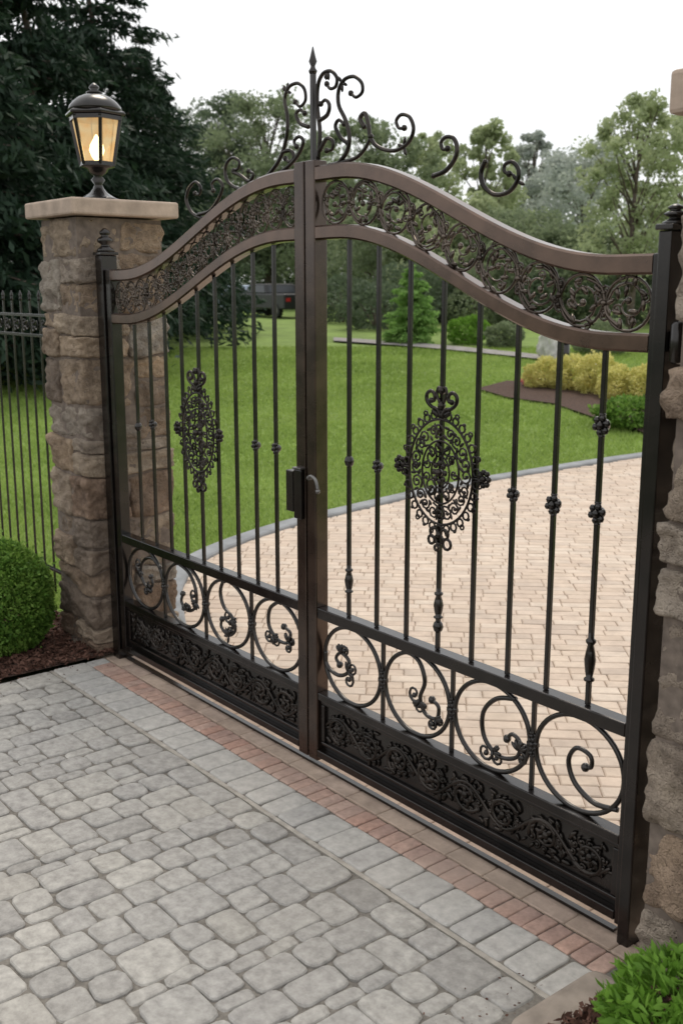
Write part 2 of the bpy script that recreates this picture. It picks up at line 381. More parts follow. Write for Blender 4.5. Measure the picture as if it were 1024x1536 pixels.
bed('mulch_bed',fb,.03)
pth=[onT(*p)[:2] for p in [(500,508),(600,514),(700,523),(800,533),(900,545),(900,551),(800,540),(700,529),(600,520),(500,513)]]
bed('garden_path',pth,.04,'path')
def chips(n,box,z,name):
    C=np.stack([rng.uniform(box[0],box[1],n),rng.uniform(box[2],box[3],n),z+rng.uniform(0,.02,n)],1)
    o=npmesh(name,leaves(C,.018,.007,flat=.35),4,'chips'); tag(o,'loose dark bark mulch chips','mulch',kind='stuff')
chips(12000,(-3.4,-1.80,-1.4,.02),.015,'mulch_chips'); chips(12000,(1.91,2.9,-1.6,-.05),.015,'mulch_chips')
C=np.concatenate([np.stack([-1.79+np.abs(rng.normal(size=50))*.08,rng.uniform(-1.1,-.1,50),np.full(50,.006)],1),np.stack([1.80-np.abs(rng.normal(size=40))*.07,rng.uniform(-1.0,-.4,40),np.full(40,.006)],1)])
tag(npmesh('stray_chips',leaves(C,.006,.003,flat=.1),4,'chips'),'stray bark chips scattered along the paving edges','mulch',kind='stuff')
def grass():
    n=430000
    a=math.atan2(FW[1],FW[0])+rng.uniform(-.75,.50,n); r=4.6+24*rng.random(n)**1.5
    x=CAM[0]+r*np.cos(a); y=CAM[1]+r*np.sin(a)
    Ys=np.array([p[1] for p in KP]); Xs=np.array([p[0] for p in KP])
    kxx=np.interp(y,Ys,Xs)
    ok=(y>.12)&(x<kxx-.09)
    ok&=~((x>-2.4)&(x<-1.8)&(y<.47)&(y>-.2))
    x=x[ok];y=y[ok];r=r[ok]
    P=np.array(fb); inside=np.zeros(len(x),bool); j=len(P)-1
    for i in range(len(P)):
        c=((P[i,1]>y)!=(P[j,1]>y))&(x<(P[j,0]-P[i,0])*(y-P[i,1])/(P[j,1]-P[i,1]+1e-9)+P[i,0]); inside^=c; j=i
    x=x[~inside];y=y[~inside];r=r[~inside]
    rr=np.hypot(x,y); s=np.clip((rr-8)/28,0,1); z=s*.8+.2*s*s*(3-2*s)-.02
    n=len(x); h=(.030+.030*rng.random(n))*(1+.015*r); w=.0035*(1+r*.13); th=rng.uniform(0,2*PI,n)
    lx=rng.normal(size=n)*h*.6; ly=rng.normal(size=n)*h*.6
    V=np.stack([np.stack([x-w*np.cos(th),y-w*np.sin(th),z],1),np.stack([x+w*np.cos(th),y+w*np.sin(th),z],1),np.stack([x+lx,y+ly,z+h],1)],1).reshape(-1,3)
    o=npmesh('grass',V,3,'blade'); tag(o,'short green lawn grass blades beyond the gate','grass',kind='stuff')
grass()
# ------------------------------------------------------------------ stone pillars
def warp(w):
    q=w*2.6
    return Vector((0,0,noise.noise(q+Vector((5,1,9)))*.040+noise.noise(w*7+Vector((2,7,1)))*.014))
def stone(mb,b,seed,n=6,amp=.014,pw=9,wp=False):
    x0,x1,y0,y1,z0,z1=b; c=((x0+x1)/2,(y0+y1)/2,(z0+z1)/2); h=((x1-x0)/2,(y1-y0)/2,(z1-z0)/2)
    idx={}; vs=[]; fs=[]
    def vid(i,j,k):
        key=(i,j,k)
        if key in idx: return idx[key]
        p=[2*i/n-1,2*j/n-1,2*k/n-1]
        d=(abs(p[0])**pw+abs(p[1])**pw+abs(p[2])**pw)**(1/pw)
        q=[v/d for v in p]; w=Vector([c[a]+q[a]*h[a] for a in range(3)])
        nn=Vector([v**3 for v in q]).normalized()
        if wp: nn.z*=.25
        dz=noise.noise(w*6+Vector((seed*3.1,0,0)))*amp*1.6+noise.noise(w*15+Vector((seed,0,0)))*amp*1.2+noise.noise(w*34)*amp*.9
        w2=w+nn*dz
        if wp: 
            w2+=warp(w); s=noise.noise(w*4+Vector((11,3,8)))*.02; w2.x+=s*abs(q[1])**4*(1-abs(q[0])**4); w2.y+=s*abs(q[0])**4*(1-abs(q[1])**4)
        idx[key]=len(vs); vs.append(tuple(w2)); return idx[key]
    for a in range(n):
        for b2 in range(n):
            for f in (((a,b2,0),(a,b2+1,0),(a+1,b2+1,0),(a+1,b2,0)),((a,b2,n),(a+1,b2,n),(a+1,b2+1,n),(a,b2+1,n)),
                      ((a,0,b2),(a+1,0,b2),(a+1,0,b2+1),(a,0,b2+1)),((a,n,b2),(a,n,b2+1),(a+1,n,b2+1),(a+1,n,b2)),
                      ((0,a,b2),(0,a,b2+1),(0,a+1,b2+1),(0,a+1,b2)),((n,a,b2),(n,a+1,b2),(n,a+1,b2+1),(n,a,b2+1))):
                fs.append(tuple(vid(*p) for p in f))
    mb.add(vs,fs)
def pillar(x0,x1,y0,y1,H,label,mat,seed,hmin,hmax,small):
    random.seed(seed)
    t=thing('stone_pillar',((x0+x1)/2,(y0+y1)/2,0),label,'pillar')
    MB().box(x0+.016,x1-.016,y0+.016,y1-.016,-.02,H-.002).build('mortar_core','mortar',t)
    mb=MB(); z=-.04; k=seed*10; g=.005; typ=0
    while z<H-.03:
        h=random.uniform(hmin,hmax)
        if H-z-h<hmin*.8: h=H-z-.002
        a=random.uniform(.34,.66); typ^=1
        if typ: xm=x0+(x1-x0)*a; blocks=[(x0,xm,y0,y1),(xm,x1,y0,y1)]
        else: ym=y0+(y1-y0)*a; blocks=[(x0,x1,y0,ym),(x0,x1,ym,y1)]
        out=[]
        for bl in blocks:
            if random.random()<small:
                if (bl[1]-bl[0])>(bl[3]-bl[2]): m_=(bl[0]+bl[1])/2+random.uniform(-.05,.05); out+=[(bl[0],m_,bl[2],bl[3]),(m_,bl[1],bl[2],bl[3])]
                else: m_=(bl[2]+bl[3])/2+random.uniform(-.05,.05); out+=[(bl[0],bl[1],bl[2],m_),(bl[0],bl[1],m_,bl[3])]
            else: out.append(bl)
        for bl in out:
            zs=[z,z+h]
            if random.random()<small and h>.2: zs=[z,z+h*random.uniform(.35,.65),z+h]
            for za,zb in zip(zs,zs[1:]):
                k+=1; e=random.uniform(-.008,.022)
                stone(mb,(bl[0]+g-e*(bl[0]==x0),bl[1]-g+e*(bl[1]==x1),bl[2]+g-e*(bl[2]==y0),bl[3]-g+e*(bl[3]==y1),za+g,zb-g),k,n=18,pw=16,wp=True,amp=.016)
        z+=h
    mb.build('stone_shaft',mat,t,smooth=True)
    return t
lp=pillar(-2.33,-1.85,-.13,.42,2.48,'square rubble stone pillar with lit lantern on top, left of the gate','stone',3,.18,.33,.5)
MB().box(-2.40,-1.78,-.175,.475,2.487,2.575).build('cap','cap',lp,bevel=.012)
rp=pillar(1.885,2.42,-.13,.42,2.54,'stone pillar at the right edge of the picture, cropped by the frame','stone2',8,.26,.38,.2)
MB().box(1.845,2.47,-.165,.47,2.552,2.665).build('cap','cap',rp,bevel=.012)
t=thing('gate_hinge_bracket',(1.84,-.06,1.95),'small black iron hinge bracket between right gate post and stone pillar','bracket')
MB().box(1.802,1.90,-.03,.03,1.92,1.98).build('arm','iron',t,bevel=.004)
MB().lathe(1.845,-.05,[(1.89,.012),(1.90,.02),(2.0,.02),(2.01,.012)],12).build('hinge_pin','iron',t,smooth=True)
# ------------------------------------------------------------------ lantern
LX,LY,LZ=-2.10,.145,2.575
t=thing('lantern',(LX,LY,LZ),'black metal lantern with glowing amber panes on the left stone pillar','lantern')
MB().lathe(LX,LY,[(LZ,.115),(LZ+.02,.115),(LZ+.03,.09),(LZ+.055,.05),(LZ+.08,.03),(LZ+.10,.022),(LZ+.125,.04),(LZ+.145,.022),(LZ+.165,.05),(LZ+.185,.06),(LZ+.195,.095),(LZ+.205,.095)],16).build('pedestal','iron',t,smooth=True)
p0=PI/6+.25
MB().lathe(LX,LY,[(LZ+.208,.090),(LZ+.46,.138)],6,ph=p0).build('glass_pane','amber',t)
MB().lathe(LX,LY,[(LZ+.215,.015),(LZ+.235,.018),(LZ+.25,.03),(LZ+.285,.043),(LZ+.315,.036),(LZ+.345,.018),(LZ+.37,.004)],14).build('bulb','bulb',t,smooth=True)
mb=MB()
for j in range(6):
    a=2*PI*j/6+p0; ca,sa=math.cos(a),math.sin(a)
    mb.tube([(LX+.096*ca,LY+.096*sa,LZ+.205),(LX+.146*ca,LY+.146*sa,LZ+.462)],.012,4)
for z,r in ((LZ+.205,.104),(LZ+.447,.154)):
    mb.lathe(LX,LY,[(z-.006,r),(z+.016,r)],6,ph=p0)
mb.build('cage','iron',t)
MB().lathe(LX,LY,[(LZ+.466,.170),(LZ+.476,.176),(LZ+.486,.169),(LZ+.493,.152)],6,ph=p0).build('roof_rim','iron',t,bevel=.004)
MB().lathe(LX,LY,[(LZ+.491,.150),(LZ+.517,.142),(LZ+.543,.120),(LZ+.564,.092),(LZ+.578,.06),(LZ+.586,.035)],24).build('dome_roof','iron',t,smooth=True)
MB().lathe(LX,LY,[(LZ+.584,.045),(LZ+.594,.045),(LZ+.604,.02),(LZ+.615,.03),(LZ+.625,.026),(LZ+.642,.006)],12).build('finial','iron',t,smooth=True)
# ------------------------------------------------------------------ gate
def f_right(x):
    u=min(max((abs(x)-.26)/1.34,0),1); return 2.2+.377*.5*(1+math.cos(PI*u))
def f_left(x):
    u=min(max((abs(x)-.08)/1.45,0),1); return 2.2+.377*.5*(1+math.cos(PI*u))
def arch(mb,x0,x1,fn,dz,th,y0=-.034,y1=.024,n=40,ch=.007):
    vs=[];cs=[(y0+ch,0),(y0,-ch),(y0,-th+ch),(y0+ch,-th),(y1-ch,-th),(y1,-th+ch),(y1,-ch),(y1-ch,0)]
    for i in range(n+1):
        x=x0+(x1-x0)*i/n; z=fn(x)+dz
        for y,o in cs: vs.append((x,y,z+o))
    fs=[(i*8+j,(i+1)*8+j,(i+1)*8+(j+1)%8,i*8+(j+1)%8) for i in range(n) for j in range(8)]
    fs.append(tuple(range(8))); fs.append(tuple(n*8+j for j in range(8))[::-1]); mb.add(vs,fs); return mb
def circ(cx,cz,rx,rz,y,n=28):
    return [(cx+rx*math.cos(2*PI*i/n),y,cz+rz*math.sin(2*PI*i/n)) for i in range(n)]
def spiral(cx,cz,R,a0,turns,y,n=20,end=.18,sgn=1,sx=1):
    return [(cx+sx*R*(1-(1-end)*i/n)*math.cos(a0+sgn*2*PI*turns*i/n),y,cz+R*(1-(1-end)*i/n)*math.sin(a0+sgn*2*PI*turns*i/n)) for i in range(n+1)]
def curl(mb,x,z,R,a,sgn,y,r):
    cx=x-R*math.cos(a); cz=z-R*math.sin(a); P=spiral(cx,cz,R,a,1.15,y,12,.2,sgn); mb.tube(P,r,5,taper=.4); mb.blob(P[-1],r*1.7,n=6,m=4)
def motif(mb,cx,cz,R,rot,y,r,sgn=1,rx=1,nleaf=7):
    mb.tube(circ(cx,cz,R*rx,R,y,22),r,5,closed=True)
    P=spiral(cx,cz,R*.97,rot,1.35,y,22,.12,sgn,rx); mb.tube(P,r*.9,5,taper=.3); mb.blob(P[-1],r*2.2,(1,.8,1))
    for k in (5,9,13,17):
        q=P[k]; a=rot+sgn*2*PI*1.35*k/22; curl(mb,q[0],q[2],R*.22,a+PI*.9*sgn,-sgn,y-.002,r*.7)
    for k in range(nleaf):
        a=rot+k*2*PI/nleaf+random.uniform(-.2,.2); rr=R*random.uniform(.35,.9); mb.blob((cx+rr*rx*math.cos(a),y-.002,cz+rr*math.sin(a)),r*1.9,(2.0,.7,.8),6,4,rot=random.uniform(0,PI))
def rosette(mb,x,z,s=.016,y=0,n=6):
    mb.blob((x,y-.008,z),s*.7)
    for k in range(n):
        a=2*PI*k/n+.3; mb.blob((x+s*1.15*math.cos(a),y-.004,z+s*1.15*math.sin(a)),s*.62,(1,.9,1),6,4)
    for dz in (-s*1.7,s*1.7): mb.blob((x,y,z+dz),s*.62,(1,1,.5))
    mb.blob((x,y+.008,z),s*1.1)
def baluster(mb,x,z,L=.13,r=.02):
    pr=[(-.5,.010),(-.47,.018),(-.43,.018),(-.40,.011),(-.25,.016),(-.05,.0195),(.12,.015),(.25,.010),(.30,.017),(.35,.017),(.38,.010),(.5,.009)]
    mb.lathe(x,0,[(z+a*L,rr*r/.02) for a,rr in pr],10)
def medallion(parent,cx,cz,s=1.0,sx=1.0):
    y=-.016; mb=MB(); A,B=.165*sx,.195
    mb.tube(circ(cx,cz,A,B,y,48),.005,6,closed=True); mb.tube(circ(cx,cz,A*.58,B*.60,y,40),.0045,6,closed=True)
    mb.tube(circ(cx,cz,A*.28,B*.31,y,30),.004,5,closed=True)
    n=20
    for k in range(n):
        a=2*PI*k/n+random.uniform(-.06,.06); ex,ez=A*.79*math.cos(a),B*.80*math.sin(a)
        P=spiral(cx+ex,cz+ez,random.uniform(.023,.033),a+PI+random.uniform(-1,1),1.4,y,12,.2,random.choice((-1,1))); mb.tube(P,.0042,5); mb.blob(P[-1],.0075)
        a+=PI/n; mb.blob((cx+A*.87*math.cos(a),y,cz+B*.87*math.sin(a)),.0075,(2,.6,.8),rot=a+PI/2*random.choice((0,1))); mb.blob((cx+A*.68*math.cos(a),y,cz+B*.69*math.sin(a)),.007,(1.8,.6,.9),rot=random.uniform(0,3))
    n=30
    for k in range(n):
        a=2*PI*(k+.5)/n; ex,ez=A*1.10*math.cos(a),B*1.085*math.sin(a)
        mb.tube(circ(cx+ex,cz+ez,.0145,.0145,y,9),.0042,5,closed=True)
        if k%2: mb.tube(circ(cx+A*1.21*math.cos(a),cz+B*1.18*math.sin(a),.009,.009,y,8),.0036,5,closed=True)
        else: mb.blob((cx+A*1.20*math.cos(a),y,cz+B*1.17*math.sin(a)),.0075)
    for k in range(11):
        a=2*PI*k/11; ex,ez=A*.43*math.cos(a),B*.46*math.sin(a)
        mb.tube(spiral(cx+ex,cz+ez,.021,a,1.2,y,10,.2,1 if k%2 else -1),.004,5); mb.blob((cx+ex*1.1,y-.003,cz+ez*1.1),.008,(1.8,.6,.7),rot=a)
    for k in range(8):
        a=2*PI*k/8; mb.blob((cx+.028*math.cos(a),y-.004,cz+.034*math.sin(a)),.012,(1,.6,1))
    mb.blob((cx,y-.008,cz),.016)
    for sg in (-1,1):
        for k in range(2):
            P=spiral(cx+sg*.045,cz+(.055 if k else -.055),.036,PI/2*(1 if k else -1),1.3,y-.005,14,.15,sg*(1 if k else -1)); mb.tube(P,.0045,5)
    o=mb.build('medallion','relief',parent,smooth=True)
    mb=MB()
    for sg in (-1,1):
        P=[(cx+sg*.004,y,cz+B+.01),(cx+sg*.02,y,cz+B+.035),(cx+sg*.05,y,cz+B+.042),(cx+sg*.075,y,cz+B+.062),(cx+sg*.076,y,cz+B+.088),(cx+sg*.055,y,cz+B+.100),(cx+sg*.036,y,cz+B+.088),(cx+sg*.038,y,cz+B+.068),(cx+sg*.052,y,cz+B+.066)]
        mb.tube(catmull(P,4),.0075,6); mb.blob(P[-1],.011)
        P=[(cx+sg*.01,y,cz+B+.06),(cx+sg*.025,y,cz+B+.09),(cx+sg*.018,y,cz+B+.115),(cx+sg*.004,y,cz+B+.11)]
        mb.tube(catmull(P,4),.006,5)
        mb.blob((cx+sg*.03,y,cz+B+.02),.012,(2,.7,.9),rot=sg*.5)
    mb.blob((cx,y,cz+B+.105),.016); mb.blob((cx,y,cz+B+.05),.016); mb.build('crown_scroll','relief',o,smooth=True)
    mb=MB()
    for dx,dz,r in ((-.028,-.035,.019),(.028,-.035,.019),(0,-.058,.018),(-.04,-.065,.016),(.042,-.07,.02),(0,-.018,.014),(-.012,-.092,.010)):
        mb.tube(circ(cx+dx,cz-B+dz,r,r,y,10),.006,5,closed=True)
    mb.blob((cx,y,cz-B-.04),.014); mb.build('drop_ornament','relief',o,smooth=True)
    for sg in (-1,1):
        mb=MB()
        for k in range(7):
            a=2*PI*k/7; mb.blob((cx+sg*A*1.34+.02*math.cos(a),y,cz+.005+.024*math.sin(a)),.011)
        mb.blob((cx+sg*A*1.34,y-.006,cz+.005),.013); mb.tube([(cx+sg*A,y,cz),(cx+sg*A*1.34,y,cz)],.006,6)
        mb.build('side_flower','relief',o,smooth=True)
def bar(parent,x,z0,z1,orn=()):
    w=.0078; mb=MB().box(x-w,x+w,-w,w,z0,z1); o=mb.build('bar','iron',parent,bevel=.002)
    for kind,z in orn:
        mb=MB()
        if kind=='r': rosette(mb,x,z); mb.build('rosette','iron',o,smooth=True)
        elif kind=='R': rosette(mb,x,z,.020); mb.build('rosette','iron',o,smooth=True)
        elif kind=='c': mb.lathe(x,0,[(z-.022,.010),(z-.014,.017),(z,.021),(z+.014,.017),(z+.022,.010)],10); mb.build('collar','iron',o,smooth=True)
        else: baluster(mb,x,z,.17 if kind=='B' else .12); mb.build('baluster','iron',o,smooth=True)
RSH=[ # inner scrolls of the ring band in ring radii, right leaf from the meeting stile outwards
 [(-.97,.1),(-.80,-.25),(-.45,-.35),(-.15,-.20),(-.10,.10),(-.35,.22),(-.52,.05),(-.40,-.08)],
 [(-.35,.90),(.05,.75),(.22,.35),(.10,-.05),(.25,-.35),(.55,-.35),(.60,-.08),(.42,.02)],
 [(.55,.75),(.10,.60),(-.20,.20),(-.15,-.30),(.20,-.55),(.60,-.42),(.68,-.10),(.50,.02),(.38,-.12)],
 [(.80,-.55),(.35,-.62),(-.05,-.40),(-.20,-.02),(-.05,.28),(.22,.24),(.26,.04),(.14,-.02)]]
LSH=[[(.80,.5),(.35,.70),(-.10,.50),(-.25,.05),(.05,-.25),(.35,-.12),(.28,.12)],
 [(-.40,.88),(.20,.72),(.52,.30),(.50,-.20),(.15,-.42),(-.15,-.25),(-.08,.02)],
 [(-.10,.97),(-.30,.55),(-.18,.15),(.15,-.05),(.28,-.38),(0,-.60),(-.30,-.45),(-.25,-.22)],
 [(.15,.92),(-.25,.60),(-.30,.15),(0,-.12),(.38,-.10),(.48,.18),(.25,.28)]]
def leaf(x0,x1,fn,bars,label,hinge_left,orn,scrolls,frieze_n):
    ox=x0-.04 if hinge_left else x1+.03
    t=thing('gate_leaf',(ox,0,0),label,'gate','leaves of the double driveway gate')
    if hinge_left: hs=(x0-.05,x0); ms=(x1,x1+.066)
    else: hs=(x1,x1+.020); ms=(x0-.063,x0)
    MB().box(hs[0],hs[1],-.034,.028,.05,2.2).build('hinge_stile','frame',t,bevel=.004)
    MB().box(ms[0],ms[1],-.036,.030,.040,2.60).build('meeting_stile','frame2',t,bevel=.005)
    arch(MB(),x0+.001,x1-.001,fn,0,.060).build('top_rail','bronze',t)
    arch(MB(),x0+.001,x1-.001,fn,-.230,.055).build('arch_rail','bronze',t)
    MB().box(x0+.001,x1-.001,-.032,.026,.704,.752).build('middle_rail','frame',t,bevel=.004)
    MB().box(x0+.001,x1-.001,-.032,.026,.330,.364).build('lower_rail','frame',t,bevel=.004)
    MB().box(x0+.001,x1-.001,-.036,.030,.060,.095).build('bottom_rail','frame',t,bevel=.004)
    pn=MB().box(x0+.001,x1-.001,-.006,.006,.096,.329).build('bottom_panel','iron',t)
    mb=MB()
    for (a,b2,c,d) in ((x0+.004,x1-.004,.309,.327),(x0+.004,x1-.004,.118,.134),(x0+.004,x0+.03,.136,.307),(x1-.03,x1-.004,.136,.307)): mb.box(a,b2,-.020,-.007,c,d)
    mb.build('panel_frame','frame',pn,bevel=.004)
    random.seed(5 if hinge_left else 6)
    mb=MB(); n=8; w=(x1-x0-.07)/n; zc=.221
    P=[(x0+.04+(x1-x0-.08)*i/120,-.012,zc+.055*math.sin(i/120*n*PI)) for i in range(121)]
    mb.tube(P,.0075,6)
    for k in range(n):
        cx=x0+.035+w*(k+.5); sg=1 if k%2 else -1
        P=spiral(cx,zc,.064,random.uniform(0,6),1.5,-.013,22,.1,sg,1.15); mb.tube(P,.0085,6,taper=.3); mb.blob(P[-1],.016,(1,.8,1))
        for q in range(6):
            a=q*PI/3+k; mb.blob((cx+.028*math.cos(a),-.012,zc+.024*math.sin(a)),.012,(1.5,.7,.8),rot=a)
        for q in range(11):
            a=q*2*PI/11+k*.7; R=.068; curl(mb,cx+R*1.2*math.cos(a),zc+R*math.sin(a),random.uniform(.012,.020),a,random.choice((-1,1)),-.012,.0050)
        for q in range(24):
            xx=cx+random.uniform(-w/2,w/2); z_=zc+random.uniform(-.072,.072); mb.blob((xx,-.010,z_),random.uniform(.008,.013),(2.0,.7,.7),6,4,rot=random.uniform(0,PI))
    mb.build('panel_relief','relief',pn,smooth=True)
    for i,x in enumerate(bars): bar(t,x,.753,fn(x)-.287,orn.get(i,()))
    n=4; w=(x1-x0)/n
    for k in range(n):
        cx=x0+w*(k+.5); cz=.534; mb=MB(); rx=w/2-.014; rz=.167; y=0
        mb.tube(circ(cx,cz,rx,rz,y,44),.0095,7,closed=True)
        C=(LSH[k] if hinge_left else RSH[k]); g_=1.12
        P=[(cx+min(max(a*g_,-.97),.97)*rx,y,cz+min(max(b_*g_,-.95),.95)*rz) for a,b_ in catmull(C,6)]
        nP=len(P); mb.tube(P,[.0098*(1-.25*i/nP) for i in range(nP)],7); mb.blob(P[-1],.016)
        for fr,rr in ((.45,.038),(.68,.028)):
            if k==3 and not hinge_left: break
            i_=int(fr*nP); q=P[i_]; tg=Vector(P[i_+1])-Vector(P[i_-1]); aa=math.atan2(tg.z,tg.x)
            curl(mb,q[0],q[2],rr,aa+.7,-1,-.004,.0068); curl(mb,q[0],q[2],rr*.8,aa+PI-.4,1,.003,.006)
            for e in range(6):
                b3=aa+random.uniform(-1.6,1.6); mb.blob((q[0]+.024*math.cos(b3),-.006,q[2]+.024*math.sin(b3)),.0105,(2.1,.7,.75),rot=b3)
        mb.build('ring_scroll','iron',t,smooth=True)
        if k<n-1:
            xb=x0+w*(k+1); o=MB().box(xb-.0075,xb+.0075,-.0075,.0075,.3645,.7035).build('band_bar','iron',t,bevel=.002)
            mb=MB(); rosette(mb,xb,cz,.015); rosette(mb,xb,cz+.032,.010); rosette(mb,xb,cz-.032,.010)
            mb.tube([(xb-.022,0,cz),(xb+.022,0,cz)],.011,6); mb.build('rosette','iron',o,smooth=True)
    w=(x1-x0-.02)/frieze_n; fr_=.0036 if hinge_left else .0054
    for k in range(frieze_n):
        cx=x0+.01+w*(k+.5); mb=MB(); cz=fn(cx)-.060-.085
        motif(mb,cx,cz,.081,k*1.3+random.uniform(-.4,.4),-.004,fr_,1 if k%2 else -1,min(1.02,w*.5/.081+.06),nleaf=10)
        xe=cx+w/2
        if hinge_left:
            for q in range(9):
                xx=cx+random.uniform(-w/2,w/2); curl(mb,xx,fn(xx)-.145+random.uniform(-.06,.06),random.uniform(.012,.02),random.uniform(0,6),random.choice((-1,1)),.004,.0030)
        if k<frieze_n-1:
            ze=fn(xe)-.145; k5=.8 if hinge_left else 1
            for dz,a in ((.052,PI/2),(-.052,-PI/2)): curl(mb,xe,ze+dz,.024,a,1 if k%2 else -1,-.004,.005*k5); curl(mb,xe,ze+dz*.4,.018,-a,1,-.002,.0045*k5)
            mb.blob((xe,-.006,ze),.012*k5)
            if not hinge_left:
                zn=fn(xe+w/2)-.145; P=[(cx+.02,-.006,cz+.066),(xe-.01,-.006,ze+.045),(xe+.01,-.006,ze-.03),(xe+w/2-.03,-.006,zn-.066)]; mb.tube(catmull(P,5),.0055,5)
        mb.build('frieze_scroll','lace',t,smooth=True)
    for P in scrolls:
        mb=MB(); C=catmull(P,5); Q=[onY(a,b2,0) for a,b2 in C]
        n_=len(Q); mb.tube([(q[0],0,q[1]) for q in Q],[.0092*(1-.35*i/n_) for i in range(n_)],7)
        mb.blob((Q[-1][0],0,Q[-1][1]),.0115); mb.blob((Q[0][0],0,Q[0][1]),.010)
        if n_>45:
            q=Q[n_//2]; 
            for e in range(4):
                a=random.uniform(0,6); mb.blob((q[0]+.018*math.cos(a),0,q[1]+.018*math.sin(a)),.009,(2,.7,.7),rot=a)
        mb.build('crest_scroll','relief',t,smooth=True)
    return t
L0,L1=-1.66,.0
R0,R1=.137,1.735
rb=[.315+.178*k for k in range(8)]; lb=[-.197-.159*k for k in range(9)]
def zz(px,py): return onY(px,py,0)[1]
right_orn={0:(('c',zz(524,692)),('b',zz(522,868))),1:(('r',zz(568,700)),),3:(('b',zz(657,905)),('c',zz(657,940))),5:(('r',zz(770,742)),),6:(('R',zz(830,757)),),7:(('R',zz(903,638)),('R',zz(895,770)),('B',zz(882,985)))}
left_orn={0:(('r',zz(416,673)),),1:(('r',zz(384,668)),),8:(('c',zz(208,640)),),7:(('r',zz(230,637)),)}
rs=[[(477,240),(480,200),(476,160),(477,128),(485,110),(497,107),(505,117),(503,130),(495,133),(490,126)],
 [(505,248),(520,228),(524,205),(518,180),(508,158),(508,135),(517,119),(531,115),(542,124),(543,138),(534,146),(526,140)],
 [(546,190),(540,178),(547,170),(552,185),(556,208),(570,222),(592,226),(612,214),(620,194),(614,176),(602,172),(594,181),(598,192),(606,192)],
 [(495,248),(515,243),(535,236),(548,222),(556,205)],
 [(650,264),(668,256),(682,238),(685,220),(679,207),(668,206),(661,214),(664,224),(671,223)],
 [(727,243),(721,260),(725,279),(742,292),(762,288),(775,272),(777,255),(768,243),(757,247),(756,257),(763,261)],
 [(480,225),(490,208),(499,212),(498,224),(490,226)],[(480,180),(491,172),(494,158),(488,150),(481,156)],
 [(521,215),(510,205),(503,190),(508,180),(516,186)]]
ls=[[(375,284),(400,265),(420,238),(430,205),(431,175),(427,150),(433,131),(446,125),(456,133),(458,150),(450,160),(443,153)],
 [(388,277),(368,284),(350,280),(339,266),(339,248),(348,237),(358,241),(358,252),(351,256)],
 [(350,258),(362,264),(374,272),(380,262),(373,257)],
 [(303,328),(289,320),(280,302),(283,284),(293,273),(301,281),(299,292),(293,290)],
 [(298,322),(315,316),(328,298),(334,280),(327,269),(318,275),(320,286)],
 [(415,262),(432,250),(446,234),(455,214),(449,205),(441,212),(445,220)],
 [(462,190),(450,185),(444,172),(450,165),(457,170)],[(425,228),(436,226),(441,236),(434,243),(428,238)]]
gl=leaf(L0,L1,f_left,lb,'left gate leaf, farther from the viewer, with the lock box on its meeting edge',True,left_orn,ls,15)
gr=leaf(R0,R1,f_right,rb,'right gate leaf, nearest the viewer, with large medallion and spear rod',False,right_orn,rs,9)
medallion(gl,lb[4],1.41,sx=.88); medallion(gr,rb[3]+.012,1.44,sx=1.0)
mb=MB(); mb.box(.077,.096,-.0095,.0095,2.601,2.93); mb.build('spear_rod','iron',gr,bevel=.002)
mb=MB(); mb.lathe(.086,0,[(2.93,.014),(2.94,.018),(2.95,.011),(2.958,.009),(2.975,.017),(2.99,.012),(3.03,.002)],10); mb.build('spear_tip','iron',gr,smooth=True)
lk=MB().box(-.050,-.001,-.056,.018,1.155,1.335).build('lock_box','iron',gl,bevel=.004)
MB().box(.006,.060,-.056,-.037,1.13,1.345).build('strike_plate','frame',lk,bevel=.004)
MB().box(.003,.063,-.060,-.032,1.346,1.354).build('latch_top','steel',lk,bevel=.002)
mb=MB(); mb.tube([(.12,-.037,1.32),(.12,-.065,1.32)],.009,10,up=(0,0,1)); mb.tube(catmull([(.12,-.065,1.32),(.15,-.07,1.335),(.18,-.07,1.32),(.195,-.07,1.28)],4),.007,8); mb.blob((.195,-.07,1.275),.011); mb.build('latch_handle','steel',gr,smooth=True)
def post(x0,x1,H,label,k=1.0):
    xm=(x0+x1)/2; t=thing('gate_post',(xm,0,0),label,'post')
    MB().box(x0,x1,-.046,.046,-.01,H).build('shaft','frame',t,bevel=.005)
    MB().box(x0-.008,x1+.008,-.054,.054,H+.001,H+.018).build('cap_plate','frame',t,bevel=.004)
    MB().lathe(xm,0,[(H+.018+z*k,r*(.6+.4*k)) for z,r in ((.001,.05),(.015,.046),(.03,.026),(.04,.022),(.052,.042),(.065,.044),(.078,.03),(.085,.018),(.095,.03),(.108,.028),(.125,.008))],14).build('finial','iron',t,smooth=True)
post(-1.80,-1.722,2.275,'square black gate post beside the left stone pillar')
post(1.757,1.801,2.262,'square black gate post beside the right stone pillar',.45)
tr=MB().box(-1.7,1.72,-.012,.012,-.001,.010); tag(tr.build('gate_track','iron'),'thin dark iron floor track under the gate leaves','track')
